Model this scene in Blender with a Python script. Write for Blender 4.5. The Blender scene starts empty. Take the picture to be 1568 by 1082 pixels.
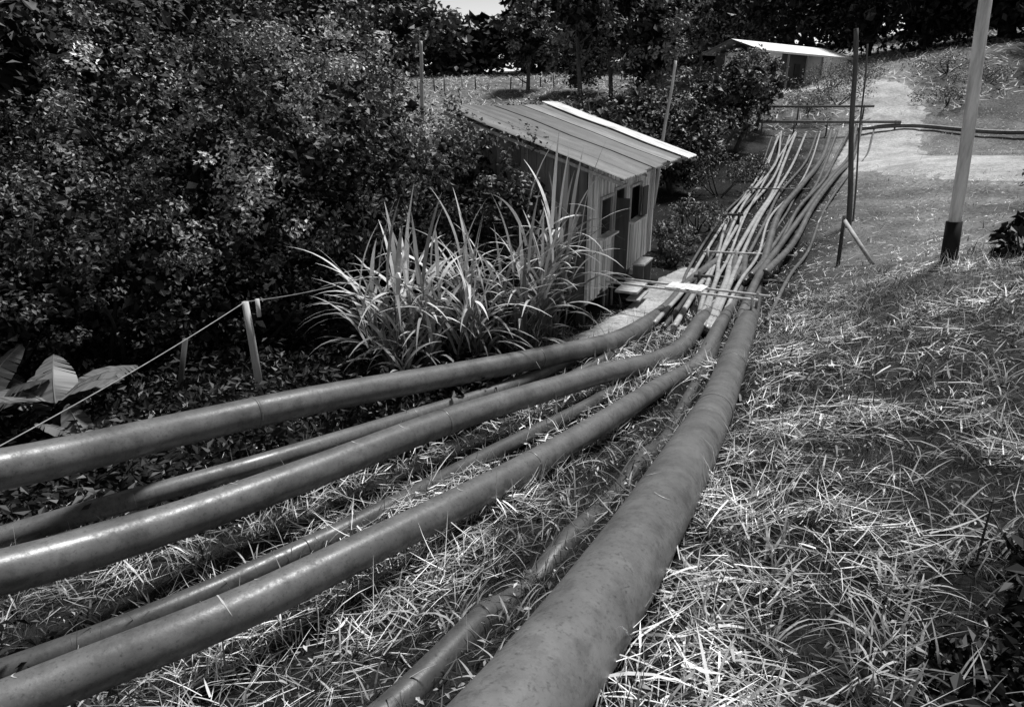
import bpy, math, random
import numpy as np
from mathutils import Vector
rng=np.random.default_rng(11); random.seed(11)
Z0=5.0   # eye level of the photographer, everything below is given relative to it
scene=bpy.context.scene
scene.view_settings.view_transform='Standard'; scene.view_settings.look='None'; scene.view_settings.exposure=0

# ------------------------------------------------------------------ terrain
CP=np.array([(0,0,-1.95),(0.04,1.9,-2.3),(.6,3,-2.5),(1.5,5,-2.92),(2.6,7.7,-3.57),(4.3,12,-4.12),(7.3,19.7,-4.55),
(-.66,2.6,-2.87),(-.2,3.25,-2.92),(.36,4.2,-3.02),(1.24,5.9,-3.28),
(-2.8,3.6,-3.5),(-1.1,5.4,-3.6),(-.4,6.6,-3.8),(.16,9.7,-4.16),(-4,4.7,-3.7),(-3.5,8.7,-4.05),(-6,7,-4.4),(-4,1,-3.1),(-1.9,1.5,-2.8),
(-6,13,-4.3),(-12,12,-4.3),(-12,20,-4.2),(1.4,13.1,-4.15),(3.6,18,-4.35),(0,16,-4.3),
(1.6,2,-2.3),(4,2,-2.3),(3,5,-2.75),(6,6,-2.55),(5,9,-3.15),(8.95,13.8,-3.0),(13,13,-2.4),(6.3,13.5,-3.8),
(10.9,22,-3.65),(15,22,-3.1),(18,30,-2.3),(12.1,30.7,-3.75),(19,44,-1.7),(27,37.5,-2.0),(25.5,43,-.8),(31.5,54,3.4),(36,60,4.4),
(24,57,1.2),(17,50,.4),(10,45,-1.9),(0,40,-2.6),(-15,40,-2.5),(0,60,-.4),(0,76,2.5),(10,78,2.8),(0,92,3.8),(40,90,7),(-40,90,3),(64,40,4),(66,90,10),(-40,40,-3),(-35,10,-4.4),(34,10,-1),(30,-8,-1.2),(-35,-8,-3.5),(0,-8,-1.4),(50,20,1)],float)
def tps(r2): return 0.5*r2*np.log(r2+1e-9)
n=len(CP); A=np.zeros((n+3,n+3)); d2=((CP[:,None,:2]-CP[None,:,:2])**2).sum(-1)
A[:n,:n]=tps(d2)+np.eye(n)*0.05; A[:n,n]=1; A[:n,n+1:]=CP[:,:2]; A[n,:n]=1; A[n+1:,:n]=CP[:,:2].T
sol=np.linalg.solve(A,np.concatenate([CP[:,2],[0,0,0]]))
LX=np.arange(-45,70.01,.25); LY=np.arange(-10,95.01,.25)
GX,GY=np.meshgrid(LX,LY,indexing='ij'); TB=sol[n]+sol[n+1]*GX+sol[n+2]*GY
for i in range(n): TB+=sol[i]*tps((GX-CP[i,0])**2+(GY-CP[i,1])**2)
def pn(x,y,s,ph=0.):
    x=x*s;y=y*s
    return (np.sin(x*1.0+1.3*y+ph)+np.sin(-1.7*x+.8*y+2.1*ph+1)+np.sin(2.3*x+1.9*y+ph*.7+2)*.7+np.sin(.6*x-2.9*y+4+ph)*.7+np.sin(4.1*x-3.3*y+ph)*.4)/3.8
def G(x,y):
    x=np.asarray(x,float);y=np.asarray(y,float)
    xc=np.clip(x,-44.9,69.9);yc=np.clip(y,-9.9,94.9)
    fx=(xc+45)/.25;fy=(yc+10)/.25;i=fx.astype(int);j=fy.astype(int);fx=fx-i;fy=fy-j
    z=TB[i,j]*(1-fx)*(1-fy)+TB[i+1,j]*fx*(1-fy)+TB[i,j+1]*(1-fx)*fy+TB[i+1,j+1]*fx*fy
    return z+pn(x,y,2.2)*.035+pn(x,y,.7,3)*.05+Z0
def g(x,y): return float(G(x,y))
def sstep(x,a,b): t=np.clip((x-a)/(b-a),0,1);return t*t*(3-2*t)

# ------------------------------------------------------------------ mesh builder
class MB:
    def __init__(s): s.v=[];s.q=[];s.m=[];s.t=[];s.sm=[];s.n=0
    def add(s,v,q,mat=0,tone=.5,smooth=False):
        v=np.asarray(v,float).reshape(-1,3);q=np.asarray(q,int).reshape(-1,4)
        s.v.append(v);s.q.append(q+s.n);s.m.append(np.full(len(q),mat,int))
        t=np.empty(len(v));t[:]=tone;s.t.append(t);s.sm.append(np.full(len(q),smooth,bool));s.n+=len(v)
    def box(s,c,ax,ay,az,mat=0,tone=.5):
        c=np.array(c,float);ax,ay,az=[np.array(a,float)/2 for a in (ax,ay,az)]
        v=[c+i*ax+j*ay+k*az for k in(-1,1) for j in(-1,1) for i in(-1,1)]
        s.add(v,[(0,2,3,1),(4,5,7,6),(0,1,5,4),(2,6,7,3),(0,4,6,2),(1,3,7,5)],mat,tone)
    def tube(s,pts,rad,mat=0,tone=.5,ns=16,cap=True):
        pts=np.array(pts,float);rad=np.broadcast_to(np.array(rad,float),(len(pts),)).copy()
        if cap:
            pts=np.vstack([pts[:1],pts,pts[-1:]]);rad=np.concatenate([[1e-3],rad,[1e-3]])
        T=np.gradient(pts[1:-1] if cap else pts,axis=0)
        if cap:T=np.vstack([T[:1],T,T[-1:]])
        T/=np.linalg.norm(T,axis=1)[:,None]+1e-12
        ref=np.array([0,1,0.]) if abs(T[:,2]).mean()>.75 else np.array([0,0,1.])
        S=np.cross(T,ref);S/=np.linalg.norm(S,axis=1)[:,None];U=np.cross(S,T)
        a=np.arange(ns)/ns*2*np.pi
        v=pts[:,None]+rad[:,None,None]*(np.cos(a)[None,:,None]*S[:,None]+np.sin(a)[None,:,None]*U[:,None])
        k=len(pts);i=np.arange(k-1)[:,None]*ns;j=np.arange(ns)[None];j2=(j+1)%ns
        q=np.stack([i+j,i+ns+j,i+ns+j2,i+j2],-1).reshape(-1,4)
        s.add(v.reshape(-1,3),q,mat,tone,True)
    def build(s,name,mats,parent=None):
        v=np.vstack(s.v);q=np.vstack(s.q);me=bpy.data.meshes.new(name)
        me.vertices.add(len(v));me.vertices.foreach_set('co',v.ravel())
        me.loops.add(q.size);me.loops.foreach_set('vertex_index',q.ravel())
        me.polygons.add(len(q));me.polygons.foreach_set('loop_start',np.arange(len(q))*4)
        try: me.polygons.foreach_set('loop_total',np.full(len(q),4))
        except Exception: pass
        me.polygons.foreach_set('material_index',np.concatenate(s.m));me.polygons.foreach_set('use_smooth',np.concatenate(s.sm))
        at=me.attributes.new('tone','FLOAT','POINT');at.data.foreach_set('value',np.concatenate(s.t))
        me.update(calc_edges=True);me.validate()
        for m in mats: me.materials.append(m)
        o=bpy.data.objects.new(name,me);scene.collection.objects.link(o)
        if parent:o.parent=parent
        return o
def empty(name,loc=(0,0,0)):
    o=bpy.data.objects.new(name,None);scene.collection.objects.link(o);return o

# ------------------------------------------------------------------ materials (grey: the film is black and white)
def newmat(name,rough=.8,spec=.3):
    m=bpy.data.materials.new(name);m.use_nodes=True;nt=m.node_tree;b=nt.nodes['Principled BSDF']
    b.inputs['Roughness'].default_value=rough;b.inputs['Specular IOR Level'].default_value=spec
    return m,nt,b
def ramp(nt,fac,stops):
    r=nt.nodes.new('ShaderNodeValToRGB');e=r.color_ramp.elements
    while len(e)<len(stops):e.new(.5)
    for k,(p,c) in zip(e,stops):k.position=p;k.color=(c,c,c,1)
    nt.links.new(fac,r.inputs[0]);return r.outputs[0]
def noise(nt,scale,detail=6,rough=.6,vec=None,stretch=None):
    t=nt.nodes.new('ShaderNodeTexNoise');t.inputs['Scale'].default_value=scale;t.inputs['Detail'].default_value=detail;t.inputs['Roughness'].default_value=rough
    c=nt.nodes.new('ShaderNodeTexCoord');o=c.outputs['Object']
    if stretch:
        mp=nt.nodes.new('ShaderNodeMapping');mp.inputs['Scale'].default_value=stretch;nt.links.new(o,mp.inputs[0]);o=mp.outputs[0]
    nt.links.new(o,t.inputs['Vector']);return t.outputs['Fac']
def mul(nt,a,b,op='MULTIPLY'):
    m=nt.nodes.new('ShaderNodeMath');m.operation=op
    for i,x in enumerate((a,b)):
        if isinstance(x,(int,float)):m.inputs[i].default_value=x
        else:nt.links.new(x,m.inputs[i])
    return m.outputs[0]
def bump(nt,b,h,st=.3,dist=.02):
    n_=nt.nodes.new('ShaderNodeBump');n_.inputs['Strength'].default_value=st;n_.inputs['Distance'].default_value=dist
    nt.links.new(h,n_.inputs['Height']);nt.links.new(n_.outputs[0],b.inputs['Normal'])
def tonemat(name,mult=1.,rough=.7,spec=.3,nscale=None,nr=(.6,1.),stretch=None):
    m,nt,b=newmat(name,rough,spec);a=nt.nodes.new('ShaderNodeAttribute');a.attribute_name='tone'
    c=mul(nt,a.outputs['Fac'],mult)
    if nscale:c=mul(nt,c,ramp(nt,noise(nt,nscale,6,.65,None,stretch),[(.3,nr[0]),(.65,nr[1])]))
    nt.links.new(c,b.inputs['Base Color'])
    return m
M_leaf=tonemat('leaf',1,.48,.38)
M_grass=tonemat('grass_blade',1,.6,.4)
M_bark=tonemat('bark',1,.9,.2,9,(.5,1))
M_wood=tonemat('weathered_wood',1,.85,.2,9,(.5,1),(1,1,.12))
M_plain=tonemat('paint',1,.6,.3)
M_metal=tonemat('galvanised_sheet',1,.55,.35,2.5,(.45,1))
def pipemat(lo,hi,name):
    m,nt,b=newmat(name,.45,.6)
    c=ramp(nt,noise(nt,1.8,10,.7),[(.32,lo),(.66,hi)])
    sp=ramp(nt,noise(nt,42,6,.65),[(.30,.45),(.45,1)])
    st=ramp(nt,noise(nt,6.5,9,.75),[(.39,.62),(.52,1)])
    c2=mul(nt,mul(nt,c,sp),st)
    sc=ramp(nt,noise(nt,16,10,.85,None,(1,1,4)),[(.66,0),(.74,.3)])
    c2=mul(nt,c2,sc,'ADD');nt.links.new(c2,b.inputs['Base Color'])
    nt.links.new(ramp(nt,noise(nt,6.5,9,.75),[(.36,.62),(.54,.33)]),b.inputs['Roughness'])
    bump(nt,b,noise(nt,14,9,.68),.32,.008);return m
M_pipe=pipemat(.085,.2,'pipe_steel');M_piped=pipemat(.05,.12,'pipe_steel_rusty');M_pipel=pipemat(.3,.6,'pipe_steel_pale')
m,nt,b=newmat('ground_soil',.95,.1);at_=nt.nodes.new('ShaderNodeAttribute');at_.attribute_name='tone'
c=mul(nt,mul(nt,at_.outputs['Fac'],ramp(nt,noise(nt,.6,8,.65),[(.3,.5),(.65,1)])),ramp(nt,noise(nt,9,8,.75),[(.35,.3),(.62,1)]))
nt.links.new(c,b.inputs['Base Color']);bump(nt,b,noise(nt,14,8,.7),.8,.06);M_ground=m
m,nt,b=newmat('dirt',.95,.1)
c=mul(nt,ramp(nt,noise(nt,.6,8,.7),[(.35,.36),(.62,.68)]),ramp(nt,noise(nt,7,9,.75),[(.3,.45),(.55,1)]))
nt.links.new(c,b.inputs['Base Color']);bump(nt,b,noise(nt,6,9,.75),.8,.1);M_dirt=m

def catmull(P,step=.25):
    P=np.array(P,float);P=np.vstack([2*P[0]-P[1],P,2*P[-1]-P[-2]]);out=[]
    for k in range(1,len(P)-2):
        m_=max(2,int(np.linalg.norm(P[k+1]-P[k])/step))
        t=(np.arange(m_)/m_)[:,None];a,b,c,d=P[k-1],P[k],P[k+1],P[k+2]
        out.append(.5*(2*b+(c-a)*t+(2*a-5*b+4*c-d)*t**2+(3*b-3*c+d-a)*t**3))
    out.append(P[-2:-1]);return np.vstack(out)
def dist_line(x,y,L,w):
    d=np.full(x.shape,1e9)
    for k in range(0,len(L),2): d=np.minimum(d,np.hypot(x-L[k,0],y-L[k,1])-w[k]/2)
    return d
def strip(name,line,wid,mat,lift=.03):
    L=catmull([(x,y,0) for x,y in line],.35);T=np.gradient(L,axis=0);T/=np.linalg.norm(T,axis=1)[:,None];S=np.stack([T[:,1],-T[:,0]],-1)
    w=np.interp(np.linspace(0,1,len(L)),np.linspace(0,1,len(wid)),wid);k=31;t=np.linspace(-1,1,k)
    XY=L[:,None,:2]+S[:,None]*(t[None,:,None]*(w/2)[:,None,None])
    edge=.2*pn(XY[...,0],XY[...,1],1.6,1)+.12*pn(XY[...,0],XY[...,1],5,2)
    z=G(XY[...,0],XY[...,1])+lift*np.clip((1-np.abs(t)[None]*1.15+edge)*4,-1.5,1)
    i,j=np.meshgrid(np.arange(len(L)-1),np.arange(k-1),indexing='ij');b0=i*k+j
    m_=MB();m_.add(np.concatenate([XY,z[...,None]],-1).reshape(-1,3),np.stack([b0,b0+1,b0+k+1,b0+k],-1).reshape(-1,4),0,.5,True);m_.build(name,[mat])
    return L[:,:2],w*.75
road=strip('dirt_road',[(38,20),(30,22.2),(23.5,25),(19.4,29),(18.9,35),(21,40.5),(24.2,46),(25.2,52),(24,58)],[10,10,9.6,8,6,4.6,4,3.2,3],M_dirt,.07)
foot=strip('footpath',[(.9,11.6),(1.8,12.6),(3.0,14.6),(4.2,17.2),(5.4,20)],[.7,1,1,1.1,1],M_dirt,.05)

# ------------------------------------------------------------------ ground sheet
def axis(lo,hi,c,nn,k):
    t=np.linspace(-1,1,nn);s=np.sinh(t*k)/np.sinh(k);return c+np.where(s<0,-s*(lo-c),s*(hi-c))
xs=axis(-400,400,8,440,4.8);ys=axis(-60,500,12,440,4.8)
X,Y=np.meshgrid(xs,ys,indexing='ij');Zg=G(X,Y)
rs=sstep(X-(.43*Y-.5),0,2.5)
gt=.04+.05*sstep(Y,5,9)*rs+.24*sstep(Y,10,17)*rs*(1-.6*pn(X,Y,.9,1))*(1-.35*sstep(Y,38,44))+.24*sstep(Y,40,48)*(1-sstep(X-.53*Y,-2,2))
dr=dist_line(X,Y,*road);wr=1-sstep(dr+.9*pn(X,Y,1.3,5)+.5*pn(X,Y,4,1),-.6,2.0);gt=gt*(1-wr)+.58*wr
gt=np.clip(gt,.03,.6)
b_=MB();i,j=np.meshgrid(np.arange(439),np.arange(439),indexing='ij');b0=i*440+j
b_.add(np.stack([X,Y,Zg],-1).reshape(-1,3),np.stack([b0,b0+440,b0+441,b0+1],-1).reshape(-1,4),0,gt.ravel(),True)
b_.build('ground',[M_ground])

# ------------------------------------------------------------------ pipes
def ring(mb,L,s_,r,wd,mat,tone=.5):
    k=int(s_*(len(L)-2));c=L[k];t=L[k+1]-L[k];t/=np.linalg.norm(t)
    mb.tube([c-t*wd/2,c-t*wd/2*.8,c+t*wd/2*.8,c+t*wd/2],[r*.98,r,r,r*.98],mat,tone,32)
def arc(mb,L,s_,r,a0,a1,w=.006,skew=.15):
    k=int(s_*(len(L)-2));c=L[k];t=L[k+1]-L[k];t/=np.linalg.norm(t);S=np.cross(t,[0,0,1]);S/=np.linalg.norm(S);U=np.cross(S,t)
    a=np.radians(np.linspace(a0,a1,14));ww=w*np.sin(np.linspace(.15,np.pi-.15,14))*rng.uniform(.4,1.2,14)
    base=c+(r*1.004+.002)*(np.cos(a)[:,None]*S+np.sin(a)[:,None]*U)+np.outer(skew*r*np.linspace(-1,1,14)**2,t)
    v=np.stack([base-ww[:,None]*t,base+ww[:,None]*t],1).reshape(-1,3);i=np.arange(13)*2
    mb.add(v,np.stack([i,i+1,i+3,i+2],-1),1,.5)
def pipe(P,r,mat,rings=(),arcs=(),ns=32,dz=0,name='pipeline',taper=None):
    L=catmull([(x,y,z+Z0+dz) for x,y,z in P],.2);mb=MB()
    w=1+.004*np.sin(np.arange(len(L))*.7)
    if taper:w=w*(1-(1-taper[2])*sstep(L[:,1],taper[0],taper[1]))
    mb.tube(L,r*w,0,.5,ns)
    for s_ in rings: ring(mb,L,s_,r*1.035,.03 if r>.1 else .09,0)
    for s_,a0,a1 in arcs: arc(mb,L,s_,r,a0,a1)
    mb.build(name,[mat,M_plain]);return L
def gz(x,y,h): return g(x,y)-Z0+h
big=[(-.9,.5,-1.80),(-.35,1.25,-1.93),(.04,1.9,-2.07),(.606,3.007,-2.26),(1.479,4.989,-2.665),(2.58,7.73,-3.32),(4.33,12.1,-3.88),(5.9,16,-4.15),(7.5,20,gz(7.5,20,.22)),(9.9,25.5,gz(9.9,25.5,.25)),(12.9,31,gz(12.9,31,.3)),(16.2,37,gz(16.2,37,.3)),(19.6,44,gz(19.6,44,.3))]
RB=random.Random(3)
pipe(big,.2,M_pipe,(.145,.20),[(.125,60,120),(.10,30,70),(.17,70,120),(.2,70,120),(.07,60,90),(.08,100,130)],56,taper=(13,17,.55))
pA=[(-5.4,3.3,-2.35),(-3.98,4.67,-2.66),(-3.15,6.14,-3.0),(-2.17,7.34,-3.22),(-.77,8.92,-3.55),(.69,10.33,-3.78),(1.97,11.74,-3.98),(3.14,13.88,-4.13),(4.5,16.9,-4.2),(6.4,20.8,gz(6.4,20.8,.2))]
pipe(pA,.165,M_pipe,(.2,.42,),[(.09,100,150),(.12,95,120),(.3,90,130),(.5,90,130)],40,taper=(12.5,15,.6))
pB=[(-4.7,2.3,-2.5),(-3.30,3.65,-2.83),(-2.66,4.44,-3.01),(-1.86,5.45,-3.15),(-.63,7.08,-3.36),(1.09,9.09,-3.68),(2.74,10.9,-3.96),(3.75,12.9,-3.98),(5.2,16,-4.2),(6.9,20.8,gz(6.9,20.8,.2))]
pipe(pB,.15,M_pipe,(.28,.55),[(.05,60,110),(.16,80,130),(.22,70,110),(.25,60,100),(.36,90,130),(.44,60,120)],40,taper=(12.,15,.6))
pC=[(-3.6,1.7,-2.78),(-2.53,2.68,-2.86),(-1.73,3.29,-2.87),(-1.25,3.83,-2.93),(-.45,4.84,-3.07),(.43,6.06,-3.24),(1.29,7.39,-3.42),(2.08,8.87,-3.72),(3.01,10.27,-3.9),(3.95,12.4,-3.97),(5.5,16,-4.15),(7.2,20.8,gz(7.2,20.8,.18))]
pipe(pC,.13,M_pipe,(.25,.42),[(.115,30,140),(.125,100,130),(.065,80,130),(.075,90,120),(.2,70,100),(.3,90,130),(.37,80,130)],40,taper=(12.,15,.65))
pipe([(-6,3.5,-3.5),(-4.35,4.9,-3.45),(-2.57,6.2,-3.45),(-1.15,8.2,-3.82),(.16,9.7,-3.98),(1.7,11.6,-4.0)],.1,M_pipe,(.3,.62))
pipe([(-4.7,3.9,-3.4),(-4.1,4.55,-3.42),(-2.45,5.75,-3.47),(-1.0,7.6,-3.8),(.3,9.2,-4.0),(1.7,11.0,-4.05)],.085,M_piped,(.3,.62))
pipe([(-4,2.9,-3.4),(-2.79,3.65,-3.36),(-1.95,4.4,-3.38),(-1.11,5.44,-3.48),(-.39,6.64,-3.67),(1.2,8.9,-3.95),(2.3,10.6,-4.05)],.09,M_piped,(.3,))
fp=[(-1.1,1.9,.02),(-.6,2.5,.04),(-.16,3.25,.03),(.10,3.65,-.05),(.41,4.17,.04),(.85,5.0,-.06),(1.28,5.88,.01),(1.76,7.0,-.04),(2.27,8.25,.02),(3.3,10.6,.06),(4.0,12.5,.08)]
pipe([(x,y,gz(x,y,h)) for x,y,h in fp],.08,M_piped,(.14,.3,.36,.5),[(.31,60,130)])
stat=[12.3,16,20.8,25.5,30.7,37,44];lo=[3.45,4.75,6.2,8.0,10.2,13.2,16.2];hi=[4.3,6.0,8.5,11.2,14.2,17.8,21.6]
NB=12
for k in range(NB):
    f=k/(NB-1);r=RB.choice([.045,.055,.065,.075,.09])
    P=[(a+(b-a)*(f+RB.uniform(-.06,.06)),y) for y,a,b in zip(stat,lo,hi)]
    st=RB.choice([0,0,1]);P=P[st:];h0=RB.choice([.06,.12,.22])
    P=[(x,y,gz(x,y,r+h0)) for x,y in P]
    pipe(P,r,RB.choice([M_pipe,M_pipel,M_pipe,M_pipel,M_pipel]),(.3,.55,.8),(),12)  # pale steel weighted up: bundle highlights put into pipe colour
for k in range(4):
    o=k*.3;P=[(2.6+o*.6,12.9-o*.3),(3.9+o*.5,15.6),(5.2+o*.8,19.7),(6.9+o,24),(8.6+o,27.8),(12+o,34.5),(15.8+o*1.2,43.5)]
    P=[(x,y,gz(x,y,.12+.05*(k%2))) for x,y in P];pipe(P,[.045,.05,.05,.06][k],[M_pipe,M_pipel,M_piped,M_pipel][k],(.2,.5),(),12)
P=[(20.5,43,gz(20.5,43,.4)),(23.5,42.3,gz(23.5,42.3,.25)),(27.5,38.6,gz(27.5,38.6,.3)),(33,35,gz(33,35,.4))];pipe(P,.12,M_piped,(.4,),(),12)
P=[(5.0,12.8),(6.9,16.6),(8.9,20.3),(11.4,25.2),(14.9,31.2),(19,38),(22,43.6)];P=[(x,y,gz(x,y,.08)) for x,y in P];pipe(P,.045,M_pipe,(.4,),(),12)
def support(x0,y0,x1,y1,h,tone=.12,np_=4,r=.045):
    mb=MB();zt=(g(x0,y0)+g(x1,y1))/2+h
    mb.tube([(x0,y0,zt),(x1,y1,zt+.03)],r,0,tone,8)
    for i in range(np_):
        f=(i+.15)/(np_-.7);x=x0+(x1-x0)*f;y=y0+(y1-y0)*f;mb.tube([(x,y,g(x,y)-.3),(x,y,zt+.12)],.05,0,tone*.8,8)
    mb.build('pipe_support',[M_wood])
support(6.0,21.2,8.7,20.4,.12,.8,4,.035);support(10.4,30.8,14.4,30.1,.12,.3,4,.03);support(15.2,44.6,23,42.6,.55,.2,5,.08);support(4.6,16.9,6.6,16.1,.1,.2,3)
support(13.5,46.0,22.5,45.1,.95,.12,3,.07);support(6.2,25.6,8.4,25.0,.55,.06,3)
mb=MB();a=np.array([1.95,14.5,-3.6+Z0]);c=np.array([4.75,12.75,-3.55+Z0]);dv=(c-a);dn=dv/np.linalg.norm(dv);sd=np.array([-dn[1],dn[0],0])
mb.tube([a,c],.026,0,.95,8);mb.tube([a+sd*.42+dn*.1,c+sd*.42+dn*.15],.026,0,.8,8)
for f in(.02,.97):
    for o in(0,.42):
        p=a+dv*f+sd*o;mb.tube([(p[0],p[1],g(p[0],p[1])-.2),(p[0],p[1],p[2]+.05)],.03,0,.3,8)
p=a+dv*.55+sd*.21+np.array([0,0,.045]);nx=9
for i in range(nx):
    mb.box(p+dn*(i-4)*.085+np.array([0,0,.008*(i%2)]),dn*.084,sd*(.5+.06*math.sin(i*2)),(0,0,.012),1,.95)
mb.build('pipe_rack',[M_wood,M_metal])
mb=MB()
for (x,y,h,dx,dy) in[(8.5,17.6,1.2,.1,-1.6)]:
    mb.tube([(x,y,g(x,y)+h),(x+dx,y+dy,g(x+dx,y+dy))],.05,0,.55,8)
mb.tube([(8.52,17.55,g(8.5,17.6)-.2),(8.5,17.6,g(8.5,17.6)+1.3)],.05,0,.1,8)
mb.build('wooden_brace',[M_wood])

# ------------------------------------------------------------------ poles
def pole(name,p0,p1,r0,r1,tone,band=0,extra=None):
    mb=MB();p0=np.array(p0);p1=np.array(p1);p0[2]+=Z0;p1[2]+=Z0;L=np.linspace(0,1,26)[:,None]
    pts=p0+(p1-p0)*L;pts[:,0]+=.02*np.sin(L[:,0]*9);pts[:,1]+=.015*np.sin(L[:,0]*13)
    mb.tube(pts,np.linspace(r0,r1,26),0,tone,16)
    if band:
        d=(p1-p0)/np.linalg.norm(p1-p0);mb.tube([p0,p0+d*band],[r0*1.35,r0*1.25],1,.012,16)
    if extra:extra(mb,p1)
    return mb.build(name,[M_wood,M_plain])
def arms(mb,t):
    mb.box(t+np.array([0,-.16,-.4]),(1.9,.1,0),(0,.1,0),(0,0,.12),0,.25)
    for o in(-.85,-.3,.3,.85):mb.tube([t+np.array([o,-.16,-.34]),t+np.array([o,-.16,-.22]),t+np.array([o,-.16,-.12])],[.02,.05,.03],0,.5,8)
pole('utility_pole',(8.97,13.8,-3.3),(8.35,13.8,5.2),.12,.105,1.,1.1,arms)
pole('utility_pole',(10.9,22.1,-4.0),(10.1,22.1,2.1),.085,.065,.16)
pole('wooden_pole',(11.25,22.6,-4.0),(10.6,22.3,1.7),.03,.025,.2)
pole('wooden_pole',(5.5,27,-3.8),(5.95,27,1.5),.07,.05,.9)
pole('wooden_pole',(-5.6,45,-3),(-5.5,45,3.6),.14,.1,.6)
mb=MB();pt=np.array([-3.52,8.69,-2.44+Z0])
mb.tube([(-3.46,8.69,g(-3.5,8.7)-.3),(-3.5,8.69,pt[2]-.5),pt],[.055,.05,.045],0,.7,10)
mb.tube([(-3.38,8.75,pt[2]-.22),(-3.38,8.75,pt[2]+.02)],[.03,.03],0,.8,8)
mb.tube([(-5.0,9.2,g(-5,9.2)-.2),(-4.6,9.1,-3.1+Z0)],.04,0,.12,8)
def rope(a,c,sag):
    t=np.linspace(0,1,20)[:,None];p=np.array(a)*(1-t)+np.array(c)*t;p[:,2]-=sag*4*(t*(1-t))[:,0];return p
mb.tube(rope(pt,(-5.2,4.2,-3.05+Z0),.08),.006,0,.5,6);mb.tube(rope(pt,(-1.9,10.1,-2.35+Z0),.06),.007,0,.35,6)
mb.build('clothesline_post',[M_wood])

# ------------------------------------------------------------------ wooden shack
shack=empty('wooden_shack')
C0=np.array([1.42,13.1,0]);F=np.array([.4,.9165,0]);S=np.array([-.9165,.4,0]);ZU=np.array([0,0,1.])
fl=-3.68+Z0;WL=5.5;WD=2.7;slope=1.1/3.3;zf=-1.06+Z0
def HP(t,s,z): return C0+F*t+S*s+ZU*z
mb=MB();w=.17;nb=int(WL/w);RR=random.Random(5)
opn=[(.8,1.65,-2.52+Z0,-1.8+Z0),(1.85,2.75,fl,-1.72+Z0),(3.2,4.2,-2.55+Z0,-1.8+Z0)]
for i in range(nb+1):
    t=(i+.5)*w
    if t>WL:break
    segs=[(fl-.12*RR.random(),zf)]
    for a,c_,z0,z1 in opn:
        if a<t<c_:
            segs=[(z0_,z1_) for lo_,hi_ in segs for z0_,z1_ in((lo_,z0),(z1,hi_)) if z1_-z0_>.1]
    tn=RR.choice([1,1,.95,.8,.6])
    for z0,z1 in segs: mb.box(HP(t,-RR.uniform(0,.02),(z0+z1)/2),F*(w-.026),S*.025,ZU*(z1-z0),0,tn)
for i in range(int(WD/w)):
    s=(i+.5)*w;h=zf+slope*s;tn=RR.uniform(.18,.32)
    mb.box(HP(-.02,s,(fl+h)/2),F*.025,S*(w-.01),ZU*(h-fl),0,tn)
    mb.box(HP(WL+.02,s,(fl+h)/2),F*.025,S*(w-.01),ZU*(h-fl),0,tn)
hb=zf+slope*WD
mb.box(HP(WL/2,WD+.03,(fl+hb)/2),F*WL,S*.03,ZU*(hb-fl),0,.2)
mb.build('plank_walls',[M_wood],shack)
mb=MB();mb.box(HP(WL/2,.12,(fl+zf)/2-.1),F*(WL-.1),S*.02,ZU*(zf-fl-.25),0,.012);mb.build('interior_shade_panel',[M_plain],shack)  # near-black panel behind the openings; indoor shade put into its colour
mb=MB()
for a,c_,z0,z1 in opn:
    for t in(a,c_):mb.box(HP(t,-.035,(z0+z1)/2),F*.06,S*.05,ZU*(z1-z0+.06),0,.6)
    mb.box(HP((a+c_)/2,-.04,z1+.04),F*(c_-a+.12),S*.055,ZU*.06,0,.6)
    if z0>fl:mb.box(HP((a+c_)/2,-.09,z0-.03),F*(c_-a+.2),S*.2,ZU*.04,0,.9)
for t in(0,WL):mb.box(HP(t,-.05,(fl+zf)/2),F*.09,S*.06,ZU*(zf-fl),0,1.)
mb.box(HP(4.25,-.14,-2.2+Z0),F*.5,S*.03,ZU*.7,0,.12)
mb.box(HP(1.9,-.2,(fl-1.8+Z0)/2),F*.03,S*.3,ZU*1.75,0,.1)
mb.build('frames_door_and_shutter',[M_wood],shack)
mb=MB();mb.box(HP(WL/2,WD/2,fl-.1),F*WL*.995,S*WD*.98,ZU*.1,0,.12)
for t in(.1,1.8,3.6,5.4):
    for s in(.08,WD-.1):
        p=HP(t,s,0);mb.box((p[0],p[1],(g(p[0],p[1])-.3+fl-.15)/2),F*.15,S*.15,ZU*(fl-.15-g(p[0],p[1])+.3),0,.1)
mb.box(HP(2.3,-.4,fl-.2),F*1.0,S*.5,ZU*.05,0,.6);mb.box(HP(2.3,-.55,fl-.38),F*.9,S*.3,ZU*.04,0,.5)
mb.box(HP(3.5,-.35,fl+.15),F*.9,S*.3,ZU*.04,0,.6)
for t in(3.1,3.9):mb.box(HP(t,-.35,fl-.15),F*.06,S*.25,ZU*.56,0,.15)
mb.build('floor_piers_and_steps',[M_wood],shack)
def sheet(mb,t0,t1,s0,s1,lift,tone,amp=.018,per=.11):
    nt_=int((t1-t0)/per*6);t=np.linspace(t0,t1,nt_);s=np.linspace(s0,s1,5)
    T,Sg=np.meshgrid(t,s,indexing='ij');z=zf+slope*Sg+.09+lift+amp*np.sin(T/per*2*np.pi)+.012*np.sin(Sg*3+T)
    v=C0+F*T[...,None]+S*Sg[...,None]+ZU*z[...,None];i,j=np.meshgrid(np.arange(nt_-1),np.arange(4),indexing='ij');b0=i*5+j
    tn=tone*(1+.3*np.sin(T*9+tone*40)*np.sin(Sg*.9+T*3))
    mb.add(v.reshape(-1,3),np.stack([b0,b0+1,b0+6,b0+5],-1).reshape(-1,4),0,tn.ravel(),True)
mb=MB();RR=random.Random(9);t=-.35;k=0
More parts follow.
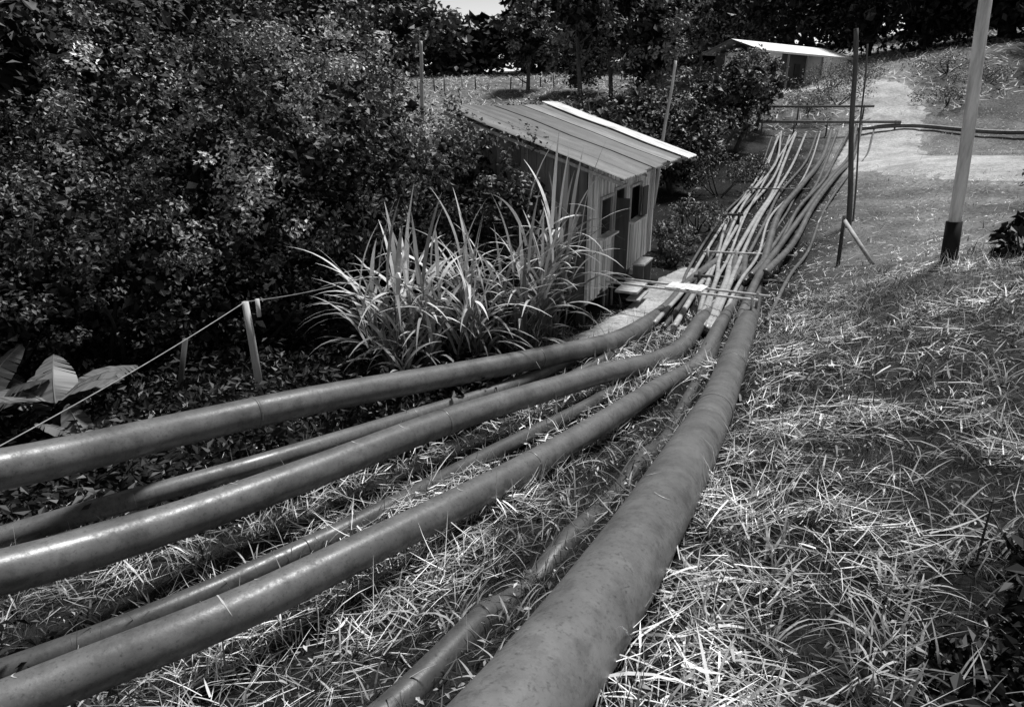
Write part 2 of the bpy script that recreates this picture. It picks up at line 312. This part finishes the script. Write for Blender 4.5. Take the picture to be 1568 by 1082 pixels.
while t<5.0:
    sheet(mb,t,t+.86,-.78+RR.uniform(-.08,.05),2.85,.012*(k%2),RR.choice([.11,.15,.2,.12,.28]));t+=.78;k+=1
sheet(mb,5.1,6.3,-.95,2.95,.05,.9);
mb.build('corrugated_roof',[M_metal],shack)
mb=MB()
for s in(-.7,.0,1.2,2.4,2.8):mb.box(HP(2.95,s,zf+slope*s+.035),F*6.4,S*.06,ZU*.07,0,.4)
for t in(-.3,1.6,3.4,5.3,6.1):mb.box(HP(t,1.05,zf+slope*1.05-.035),F*.05,(S+ZU*slope)*3.6,ZU*.06,0,.45)
mb.build('rafters',[M_wood],shack)

# ------------------------------------------------------------------ far house
fh=empty('far_house');a=np.array([18.8,55.5,0]);c=np.array([29.2,64.5,0]);f=(c-a)/np.linalg.norm(c-a);HL=np.linalg.norm(c-a);sv=np.array([-f[1],f[0],0])
ze=3.8+Z0;mb=MB();q0=.9+Z0
def HQ(t,s,z):return a+f*t+sv*s+ZU*z
mb.box(HQ(HL*.5-.3,2.9,(ze+q0)/2-1),f*(HL-1.6),sv*3.2,ZU*(ze-q0+2),0,.1)  # dark set-back wall, veranda shade put into its colour
mb.box(HQ(HL-2.6,1.7,(ze+q0)/2-1),f*4.2,sv*3.8,ZU*(ze-q0+2-.02),0,1.)
mb.box(HQ(1.6,1.8,(ze+q0)/2-1),f*3.2,sv*3.0,ZU*(ze-q0+2-.02),0,.98)
mb.box(HQ(HL-6.2,1.25,ze-1.1),f*.9,sv*.04,ZU*.9,0,.05);mb.box(HQ(2.0,.28,ze-1.1),f*1.0,sv*.04,ZU*.9,0,.05)  # dark plates as openings, the shade indoors given as colour
mb.build('walls',[M_plain],fh)
mb=MB();R0=[HQ(-.8,-.3,ze),HQ(HL+.6,-.3,ze),HQ(HL+.6,2.4,ze+.9),HQ(-.8,2.4,ze+.9),HQ(-.8,5.0,ze),HQ(HL+.6,5.0,ze)]
mb.add(R0,[(0,1,2,3),(3,2,5,4)],0,.95);mb.add([p-ZU*.12 for p in R0],[(0,3,2,1),(3,4,5,2)],0,.3)
mb.box(HQ(HL/2-.1,-.3,ze-.07),f*(HL+1.4),sv*.03,ZU*.13,0,.9)
for t in(.5,3.5,6.5,9,HL-.2):mb.box(HQ(t,-.1,(ze+q0)/2-.6),f*.12,sv*.12,ZU*(ze-q0+1.1),0,.3)
mb.build('roof_and_posts',[M_plain],fh)
mb=MB();x=-9
while x<18:
    y=70+.6*math.sin(x);mb.tube([(x,y,g(x,y)-.2),(x+RB.uniform(-.12,.12),y,g(x,y)+RB.uniform(.9,1.5))],.06,0,RB.choice([.5,.3,.1]),6);x+=RB.uniform(.8,2.2)
for h in(.5,.95):mb.tube([(x,70+.6*math.sin(x),g(x,70)+h) for x in np.linspace(-9,18.5,24)],.015,0,.3,5)
mb.build('field_fence',[M_wood])

# ------------------------------------------------------------------ foliage helpers
def nrm(v):return v/(np.linalg.norm(v,axis=-1,keepdims=True)+1e-9)
def leaves(mb,cen,rad,per,size,tone,tvar=.5,mat=0,asp=.5,up=.6,cm=None):
    cen=np.asarray(cen,float);K=len(cen);rad=np.broadcast_to(np.asarray(rad,float),(K,))
    c=np.repeat(cen,per,0);r=np.repeat(rad,per);N=len(c)
    d=nrm(rng.normal(size=(N,3)));p=c+d*(r*rng.random(N)**.45)[:,None]*np.array([1,1,.75])
    nv=nrm(d*.6+rng.normal(size=(N,3))*.55+np.array([0,0,up]));ax=nrm(np.cross(nv,rng.normal(size=(N,3))));sd=np.cross(nv,ax)
    L=size*rng.uniform(.6,1.35,N)[:,None];Wd=L*asp
    v=np.stack([p-ax*L/2,p+sd*Wd/2+nv*L*.08,p+ax*L/2-nv*L*.1,p-sd*Wd/2+nv*L*.08],1)
    cf=rng.uniform(1-tvar,1+tvar,K)
    if cm is not None:cf=cf*cm
    tn=tone*np.repeat(cf,per)*rng.uniform(.5,1.5,N)
    i=np.arange(N)[:,None]*4;mb.add(v.reshape(-1,3),i+np.array([[0,1,2,3]]),mat,np.repeat(tn,4))
def lobecl(c,r,k,inner=.2):
    d=nrm(rng.normal(size=(k,3)));d[:,2]=np.where(rng.random(k)<.6,np.abs(d[:,2]),d[:,2])
    f=np.where(rng.random(k)<inner,rng.uniform(.4,.8,k),rng.uniform(.82,1.12,k))
    f*=1+.16*np.sin(d[:,0]*7+c[0])*np.sin(d[:,2]*6+c[1])
    return np.array(c)+d*f[:,None]*np.array(r)
def limb(mb,a,c,r0,r1,tone,mat=1,wob=.1):
    a=np.array(a,float);c=np.array(c,float);m_=(a+c)/2+rng.normal(size=3)*wob*np.linalg.norm(c-a)
    P=catmull([a,m_,c],max(.2,np.linalg.norm(c-a)/6));mb.tube(P,np.linspace(r0,r1,len(P)),mat,tone,6)
def shrub(name,lobes,k,per,size,tone,crad,tb=.04,asp=.55,nl=5):
    mb=MB()
    for c,r in lobes:
        c=(c[0],c[1],c[2]+Z0);area=(r[0]*r[1]+r[1]*r[2]+r[0]*r[2])
        kk=int(k*area);cl=lobecl(c,r,kk);cl=cl[cl[:,2]>G(cl[:,0],cl[:,1])+.1]
        # shade put into leaf tone, darker low down and leftward; patches at random
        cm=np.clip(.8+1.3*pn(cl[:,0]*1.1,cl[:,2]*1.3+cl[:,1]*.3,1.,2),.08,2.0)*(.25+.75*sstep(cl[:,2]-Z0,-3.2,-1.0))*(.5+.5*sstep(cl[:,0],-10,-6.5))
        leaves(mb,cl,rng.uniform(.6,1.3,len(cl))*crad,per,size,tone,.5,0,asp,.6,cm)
        ni=int(kk*1.3);ci=np.array(c)+nrm(rng.normal(size=(ni,3)))*(rng.random(ni)**.5)[:,None]*np.array(r)*.78
        leaves(mb,ci,crad*1.3,12,size*2,.01,.3,0,.8)  # near-black inner leaves, shade inside the crown put into their tone
        root=np.array([c[0],c[1],g(c[0],c[1])-.2])
        for q in cl[rng.integers(0,len(cl),nl)]:
            limb(mb,root+rng.normal(size=3)*np.array([.2,.2,0]),c+(q-c)*.85,.04*max(r)**.5,.01,tb)
    return mb.build(name,[M_leaf,M_bark])
shrub('leafy_shrub',[((-6.3,14.2,-1.3),(3.4,2.6,3.1)),((-5.2,11.8,-2.9),(2.5,1.6,1.6)),((-3.6,13.4,-1.6),(2.6,2.0,2.8))],10,56,.088,.33,.34)
shrub('leafy_shrub',[((-1.3,13.0,-2.2),(1.7,1.2,2.1)),((-2.4,12.2,-2.6),(1.5,1.1,1.5)),((.1,12.5,-1.95),(.75,.45,.9)),((-.5,14.2,-1.1),(1.0,.8,.9))],12,48,.085,.14,.3)
shrub('leafy_shrub',[((-10.0,13.6,-2.2),(3.0,2.4,2.3)),((-8.3,10.6,-3.2),(1.9,1.5,1.4)),((-7,11,-2.6),(1.8,1.2,1.6))],10,52,.088,.3,.34)
mb=MB();N=1100;x=rng.uniform(-9,-.2,N);y=rng.uniform(5.2,12,N);ok=(y>1.02*x+9.4)&(y>5.2);x=x[ok];y=y[ok]
leaves(mb,np.stack([x,y,G(x,y)+rng.uniform(.05,.45,len(x))],-1),.28,16,.13,.02,.7)
cx=np.array([-3.4,-3.0,-3.7,-2.9,-3.9,-2.5,-2.6,-3.3]);cy=np.array([2.9,3.2,3.3,2.7,3.9,2.9,2.2,3.6]);leaves(mb,np.stack([cx,cy,G(cx,cy)+.1],-1),.34,36,.1,.02,.6)  # near-black leaf clumps added here to darken the lower left corner
mb.build('undergrowth',[M_leaf])

def blades(mb,base,L,W,az,lean,bend,tone,seg=3,roll=.5,drape=True,mat=0):
    N=len(base);h=np.stack([np.cos(az),np.sin(az),np.zeros(N)],-1);sd=np.stack([-np.sin(az),np.cos(az),np.zeros(N)],-1)
    sd=nrm(sd+np.array([0,0,1.])*rng.normal(size=(N,1))*roll)
    p=base.copy();V=[]
    for k in range(seg+1):
        t=k/seg;w=(W*(1-t**1.8)*(.55+.9*t if t<.5 else 1)+W*.06)[:,None]/2
        V+= [p-sd*w,p+sd*w]
        an=lean+bend*(t+.5/seg)
        p=p+(h*np.sin(an)[:,None]+np.array([0,0,1.])*np.cos(an)[:,None])*(L/seg)[:,None]
    V=np.stack(V,1)
    if drape: V[...,2]+=G(V[...,0],V[...,1])-G(base[:,0],base[:,1])[:,None]
    nv=2*(seg+1);i=(np.arange(N)*nv)[:,None,None];k=(np.arange(seg)*2)[None,:,None];q=i+k+np.array([0,1,3,2])[None,None]
    mb.add(V.reshape(-1,3),q.reshape(-1,4),mat,np.repeat(tone,nv),False)
def cane(cx,cy,ns,Lm,spread,tone):
    mb=MB();B=[];LL=[];AZ=[];LE=[];BE=[];TT=[];WW=[]
    for i in range(ns):
        ph=rng.uniform(0,6.28);r=spread*rng.random()**.5;x=cx+r*math.cos(ph);y=cy+r*math.sin(ph);H=Lm*rng.uniform(.4,.68);z=g(x,y)
        tip=np.array([x+.3*H*math.cos(ph)*rng.uniform(.2,1),y+.3*H*math.sin(ph)*rng.uniform(.2,1),z+H]);root=np.array([x,y,z-.1])
        mb.tube([root,(root*.5+tip*.5)+np.array([0,0,.03]),tip],[.017,.014,.008],0,.22,6)
        a0=rng.uniform(0,6.28);nl=rng.integers(8,13)
        for k in range(nl):
            f=.12+.88*k/(nl-1);B.append(root+(tip-root)*f);LL.append(Lm*rng.uniform(.4,.7)*(.75+.3*math.sin(f*3)));AZ.append(a0+math.pi*(k%2)+rng.normal()*.45)
            up=f>.9;LE.append(rng.uniform(.02,.15) if up else rng.uniform(.2,.5));BE.append(rng.uniform(.2,.9) if up else rng.uniform(.8,2.2));TT.append(tone*rng.uniform(.35,1.5)*(.35+.75*f));WW.append(rng.uniform(.055,.105))
    blades(mb,np.array(B),np.array(LL),np.array(WW),np.array(AZ),np.array(LE),np.array(BE),np.clip(np.array(TT),0,.9),10,.15,False)
    mb.build('cane_grass',[M_grass])
cane(-2.0,10.3,10,2.5,.3,.66);cane(-1.2,10.5,10,2.6,.3,.66);cane(-.5,10.8,10,2.6,.3,.6);cane(.12,11.3,9,2.5,.25,.5);cane(.72,12.1,10,3.2,.22,.66);cane(-1.6,9.8,6,1.3,.4,.45)

def banana(cx,cy,h,n_,L0,tone):
    mb=MB();z=g(cx,cy);mb.tube([(cx,cy,z-.2),(cx,cy,z+h*.6),(cx,cy,z+h)],[.11,.09,.05],1,.1,10)
    for i in range(n_):
        az=i*2.4+rng.normal()*.3;L=L0*rng.uniform(.7,1.1);sg=18;t=np.linspace(0,1,sg+1);an=rng.uniform(.5,.9)+rng.uniform(.7,1.3)*t
        st=L/sg;px=np.concatenate([[0],np.cumsum(np.sin(an[:-1])*st)]);pz=np.concatenate([[0],np.cumsum(np.cos(an[:-1])*st)])
        wd=.26*L0*np.clip(np.sin(np.pi*(t*.93+.05))**.6,0.03,1)/1.2
        hd=np.array([math.cos(az),math.sin(az),0]);sd=np.array([-hd[1],hd[0],0]);mid=np.array([cx,cy,z+h-.05])+np.outer(px,hd)+np.outer(pz,ZU)
        for sgn in(-1,1):
            e=mid+sgn*sd*wd[:,None]-ZU*(wd*rng.uniform(.1,.6))[:,None];e[:,2]+=rng.normal(size=sg+1)*.008
            for k in range(sg):
                gap=rng.uniform(.1,.6) if rng.random()<.4 else 0
                a0=mid[k];a1=mid[k+1];e0=e[k];e1=e[k+1]*(1-gap)+e[k]*gap
                mb.add([a0,a1,e1,e0],[(0,1,2,3)],0,tone*rng.uniform(.6,1.3))
        mb.tube(mid,np.linspace(.014,.004,sg+1),0,tone*1.4,5)
    mb.build('banana_plant',[M_leaf,M_bark])
banana(-6.3,8.6,.5,8,1.3,.15);banana(-5.5,7.9,.25,6,.8,.12);banana(-7.4,8.6,.5,7,1.2,.07);banana(-10.4,12.2,2.4,8,1.4,.09);banana(-5.0,7.4,.15,6,.5,.16);banana(-8.9,10.1,1.5,8,1.1,.06);banana(-9.8,11.4,3.3,8,1.4,.07)

# ------------------------------------------------------------------ trees
def tree(x,y,h,cr,tone,k=26,per=34,size=.3,tr=.18,bark=.08,crown0=.35,name='broadleaf_tree',asp=.6,inner=.25):
    mb=MB();z=g(x,y);top=np.array([x+rng.normal()*.3,y+rng.normal()*.3,z+h*.9])
    pts=catmull([(x,y,z-.3),(x+rng.normal()*.35,y,z+h*.4),top],.8);mb.tube(pts,np.linspace(tr,tr*.25,len(pts)),1,bark,8)
    kk=k;d=nrm(rng.normal(size=(kk,3)));cz=z+h*(crown0+1)/2;rz=h*(1-crown0)/2
    cl=np.array([x,y,cz])+d*(rng.random(kk)**.4)[:,None]*np.array([cr,cr,rz])
    for q in cl[:6]:
        f_=np.clip((q[2]-z)/h*.6,.2,.8);limb(mb,pts[int(f_*(len(pts)-1))],q,tr*.35,tr*.06,bark)
    leaves(mb,cl,rng.uniform(.4,1.3,kk)*cr*.42,per,size,tone,.75,0,asp)
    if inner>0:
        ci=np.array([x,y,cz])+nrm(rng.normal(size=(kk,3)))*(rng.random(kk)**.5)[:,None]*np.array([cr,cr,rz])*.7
        leaves(mb,ci,cr*.4,int(per*inner),size*2.0,.012,.3,0,.8)  # dark leaf fill paints in the shade deep inside the tree
    mb.build(name,[M_leaf,M_bark])
for (x,y,h,cr,t) in[(-14,20,8.5,3.2,.012),(-11,21,8.5,3,.012),(-8,22,7.5,2.8,.025),(-17,17,8.5,3.4,.01),(-19,24,10,4,.012),(-13,26,10.5,4,.015),(-9,27,9,3.5,.02),(-5,24,6.3,2.4,.06),(-15,13.5,8,2.6,.01),(-13,15.5,8,2.6,.01),(-11,16.5,7.5,2.2,.01)]:
    tree(x,y,h,cr,t,60,46,.22,.14,.03,.02)
for (x,y,h,cr,t) in[(-7,32,6.0,2.6,.12),(1,36,3.8,2.2,.12),(3.6,33.5,4.4,2.2,.1),(6.5,36,5.0,2.4,.12),(1.2,31,3.2,1.8,.1),(4.6,30.8,3.4,1.9,.08),(7.6,33,3.8,1.7,.1),(10.3,40,5.4,2.1,.11),(12.9,41.5,5.6,1.9,.12),(15.2,45,4.9,1.5,.14),(9,37,3.6,2,.12)]:
    tree(x,y,h,cr,t,44,44,.2,.13,.08,.05)
for i in range(30):
    x=-56+i*4.4+rng.normal()*1.2;y=88+rng.normal()*4;h=13+rng.normal()*2
    if -10<x<0:h=7
    tree(x,y,h,4.6,.1,44,40,.8,.28,.1,-.08)
for (x,y,h,cr,c0) in[(-36,60,14,5,.1),(-30,60,13,5,.1),(-24,56,13,4.5,.1),(-18,50,12,4,.05),(-14,54,12,4,.1),(-22,66,14,5,.1),(-9.8,60,9,2.6,.1),(5.4,56,11.5,2.6,.32),(8.2,60,12,3.4,.15),(10.2,54.5,8,2.2,.05),(12,62,12.5,3.4,.25),(14.5,66,12,3.6,.05),(1.5,69,8,2.2,.2),(18,70,13,4,.1),(22,74,13,4.4,.1),(26,76,13,4,.1),(6.2,66,7,3,0)]:
    tree(x,y,h,cr,.16,60,44,.34,.2,.14,c0)
for (x,y,h,cr) in[(29,72,12,4.4),(33,69,13,4.6),(38,68,14,5),(43,66,14,5),(35,63,9,3.6),(40,60,10,4.4),(44,58,11,4.6),(40,52,11,4),(37.5,48,9,3.4),(35,42,7,2.8),(38,41,9,4),(30.0,36.5,6.5,2.0),(34,33,8,3),(45,48,13,5),(48,62,14,5.5)]:
    tree(x,y,h,cr,.012,60,44,.5,.25,.03,-.05)
def bush(x,y,r,h,tone,size,k=26,per=36,name='bush'):
    mb=MB();z=g(x,y);cl=lobecl((x,y,z+h*.45),(r,r,h*.6),k);cl=cl[cl[:,2]>z];leaves(mb,cl,r*.35,per,size,tone,.6)
    for q in cl[:6]:limb(mb,(x,y,z-.1),q,.04,.01,.06)
    mb.build(name,[M_leaf,M_bark])
for (x,y,r,h,t) in[(17.2,21.0,1.4,1.1,.2),(19.5,19.5,1.8,1.3,.18),(21.5,48,2,1.3,.24),(19.2,47,1.6,1.2,.24),(25.6,54,1.6,.9,.24),(22,52,1.8,1.5,.22),(24.2,55.5,1.8,1.6,.2),(27,56,1.6,.9,.24),(29.5,50,2.2,1.0,.24),(9.5,32,1.5,1.8,.12),(6.6,24.5,1,1.2,.13),(5.3,22.3,.8,.9,.14),(4.9,20.5,.6,.8,.12),(12.3,35.6,1.0,1.0,.14),(27,45,1.6,.8,.2),(30,47,1.6,.8,.2)]:
    bush(x,y,r,h,t,.14)
bush(9.75,12.9,.5,.75,.012,.26,22,12,'broadleaf_plant');bush(10.6,13.0,.6,.9,.012,.26,26,12,'broadleaf_plant');bush(9.9,11.4,.6,.6,.015,.22,22,12,'broadleaf_plant')
bush(2.55,2.35,.36,.3,.012,.1,34,34,'broadleaf_plant');bush(2.15,2.15,.34,.2,.012,.08,30,34,'broadleaf_plant');bush(2.95,2.9,.32,.25,.012,.1,26,30,'broadleaf_plant')  # near-black plants added to darken the lower right corner of view

# ------------------------------------------------------------------ grass
bigL=catmull([(a,b,0) for a,b,_ in big],.3)[:,:2]
SP=[(3.0,5.1,.5),(4.0,3.7,.65),(2.3,2.5,.7),(3.0,3.0,.6),(5.5,6.8,.8),(1.9,4.3,.3),(4.9,5.1,.8),(7.6,12.4,.9),(3.7,7.4,.45),(7.2,9.0,.9),(6.2,7.8,.6),(2.2,5.9,.3),(-3.3,3.1,.9),(-2.7,2.5,.6),(-3.6,3.9,.6),(-.3,2.4,.4),(.2,3.6,.35),(.9,5.2,.4),(-1.9,2.3,.45),(1.4,2.5,.22),(2.6,3.9,.25),(4.9,8.5,.35),(4.4,10.2,.3),(6.2,11.4,.4),(1.25,3.4,.2),(3.4,4.3,.35)]  # hollows with sparse dark straw; edge and corner spots paint in frame darkening
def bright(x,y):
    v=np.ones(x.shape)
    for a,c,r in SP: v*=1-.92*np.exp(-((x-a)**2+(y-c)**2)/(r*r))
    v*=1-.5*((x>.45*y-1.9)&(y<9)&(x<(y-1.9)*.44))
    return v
def field(N,y0,y1,xm,p=.85):
    y=y0+(y1-y0)*rng.random(N)**p;x=rng.uniform(-1,1,N)*(.95*y+xm)
    ok=np.ones(N,bool)
    t=(x-C0[0])*F[0]+(y-C0[1])*F[1];s=(x-C0[0])*S[0]+(y-C0[1])*S[1];ok&=~((t>-.1)&(t<5.6)&(s>-.15)&(s<2.9))
    ok&=~((y>9.6+1.02*x)&(x<-.3)&(rng.random(N)<.93))
    ok&=dist_line(x,y,*road)>-np.abs(rng.normal(size=N))*.9+.5*pn(x,y,1.3,5);ok&=dist_line(x,y,*foot)>rng.normal(size=N)*.08
    return x[ok],y[ok]
def onbig(x,y,r=.17):
    d=np.full(x.shape,1e9)
    for p in bigL: d=np.minimum(d,np.hypot(x-p[0],y-p[1]))
    return d<r
mb=MB()
for (N,y0,y1,xm,Lm,Wm,sg) in[(44000,.7,6.5,2,.12,.0065,2),(36000,6.5,13,3,.16,.012,2),(54000,12,48,3,.16,.03,1)]:
    x,y=field(N,y0,y1,xm);pt=pn(x,y,1.6,1.);k=rng.random(len(x))<.65+.35*pt;x=x[k];y=y[k];pt=pt[k];N_=len(x);far=sstep(y,8,15)
    blades(mb,np.stack([x,y,G(x,y)-.01],-1),Lm*rng.uniform(.5,1.6,N_),Wm*rng.uniform(.6,1.4,N_),rng.uniform(0,6.28,N_),rng.uniform(.1,.9,N_)+.5*far,rng.uniform(.2,1.4,N_),(.075+.18*far+.04*pn(x,y,.5,4))*rng.uniform(.3,1.7,N_),sg)
mb.build('grass',[M_grass])
mb=MB()
for (N,y0,y1,xm,Lm,Wm,sg,p_) in[(60000,.7,6.5,2,.31,.0065,3,.85),(64000,6.5,14,3,.3,.011,2,.85),(70000,12.5,46,3,.2,.022,1,1.35)]:
    x,y=field(N,y0,y1,xm,p_);
    if y0>10: k=x>.40*y-2;x=x[k];y=y[k]
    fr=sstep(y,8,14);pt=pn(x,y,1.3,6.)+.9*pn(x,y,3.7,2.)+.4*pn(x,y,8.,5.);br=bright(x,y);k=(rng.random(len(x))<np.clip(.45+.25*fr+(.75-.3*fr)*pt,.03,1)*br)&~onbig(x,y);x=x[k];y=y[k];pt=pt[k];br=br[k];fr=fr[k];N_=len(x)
    az=pn(x,y,.9,2)*5+rng.normal(size=N_)*1.2
    up=rng.random(N_)<.16
    lean=np.where(up,rng.uniform(.2,.9,N_),rng.normal(1.5,.17,N_))
    wide=np.where(rng.random(N_)<.14,2.3,1.);lg=np.where(rng.random(N_)<.03,1.8,1.)
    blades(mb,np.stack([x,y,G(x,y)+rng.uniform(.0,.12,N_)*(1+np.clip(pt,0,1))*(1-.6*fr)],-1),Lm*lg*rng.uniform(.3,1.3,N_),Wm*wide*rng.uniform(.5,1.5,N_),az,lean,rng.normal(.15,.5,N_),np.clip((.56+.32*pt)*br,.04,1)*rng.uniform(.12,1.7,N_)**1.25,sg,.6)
mb.build('cut_straw',[M_grass])
mb=MB();cx,cy=field(900,1.2,15,1.5);k=~onbig(cx,cy,.27);cx=cx[k];cy=cy[k];n_=len(cx);x=np.repeat(cx,14)+rng.normal(size=n_*14)*.05;y=np.repeat(cy,14)+rng.normal(size=n_*14)*.05;N_=len(x)
blades(mb,np.stack([x,y,G(x,y)],-1),rng.uniform(.12,.4,N_),rng.uniform(.008,.02,N_),rng.uniform(0,6.28,N_),rng.uniform(.1,.8,N_),rng.uniform(.4,1.8,N_),.28*rng.uniform(.2,1.8,N_),5,.4)
mb.build('weed_tufts',[M_grass])
mb=MB();cx,cy=field(2600,1.0,14,1.5);k=~onbig(cx,cy,.22);cx=cx[k];cy=cy[k]
leaves(mb,np.stack([cx,cy,G(cx,cy)+.05],-1),.12,4,.05,.3,.7,0,.4,1.2);mb.build('leaf_litter',[M_leaf])
mb=MB();N=22000;x=rng.uniform(-40,55,N);y=rng.uniform(44,84,N);k=dist_line(x,y,*road)>0;x=x[k];y=y[k];N_=len(x)
blades(mb,np.stack([x,y,G(x,y)],-1),rng.uniform(.3,.7,N_),rng.uniform(.1,.2,N_),rng.uniform(0,6.28,N_),rng.uniform(.8,1.4,N_),rng.uniform(.2,.6,N_),.5*rng.uniform(.4,1.6,N_),1)
mb.build('meadow_grass',[M_grass])

# ------------------------------------------------------------------ light
el=math.radians(66);az=math.radians(45)   # hazy sun high, ahead and to the right
sdir=Vector((math.sin(az)*math.cos(el),math.cos(az)*math.cos(el),math.sin(el)))
sl=bpy.data.lights.new('sun','SUN');sl.energy=4.4;sl.angle=math.radians(10);sl.color=(1,1,1)
so=bpy.data.objects.new('sun',sl);scene.collection.objects.link(so);so.rotation_euler=(-sdir).to_track_quat('-Z','Y').to_euler();so.location=(0,0,30)
w_=bpy.data.worlds.new('World');scene.world=w_;w_.use_nodes=True;nt=w_.node_tree;bg=nt.nodes['Background']
sk=nt.nodes.new('ShaderNodeTexSky');sk.sky_type='NISHITA';sk.sun_disc=False;sk.sun_elevation=el;sk.sun_rotation=az
bw=nt.nodes.new('ShaderNodeRGBToBW');nt.links.new(sk.outputs[0],bw.inputs[0])
tc=nt.nodes.new('ShaderNodeTexCoord');sx=nt.nodes.new('ShaderNodeSeparateXYZ');nt.links.new(tc.outputs['Generated'],sx.inputs[0])
hz=ramp(nt,sx.outputs[2],[(0,1),(.25,.28)])
nt.links.new(mul(nt,mul(nt,bw.outputs[0],hz),4.),bg.inputs[0]);bg.inputs[1].default_value=.055

# ------------------------------------------------------------------ camera
cd=bpy.data.cameras.new('camera');cd.lens=24;cd.sensor_width=36;cd.clip_end=2000
co=bpy.data.objects.new('camera',cd);scene.collection.objects.link(co);co.location=(0,0,Z0);co.rotation_euler=(math.radians(70),0,0);scene.camera=co
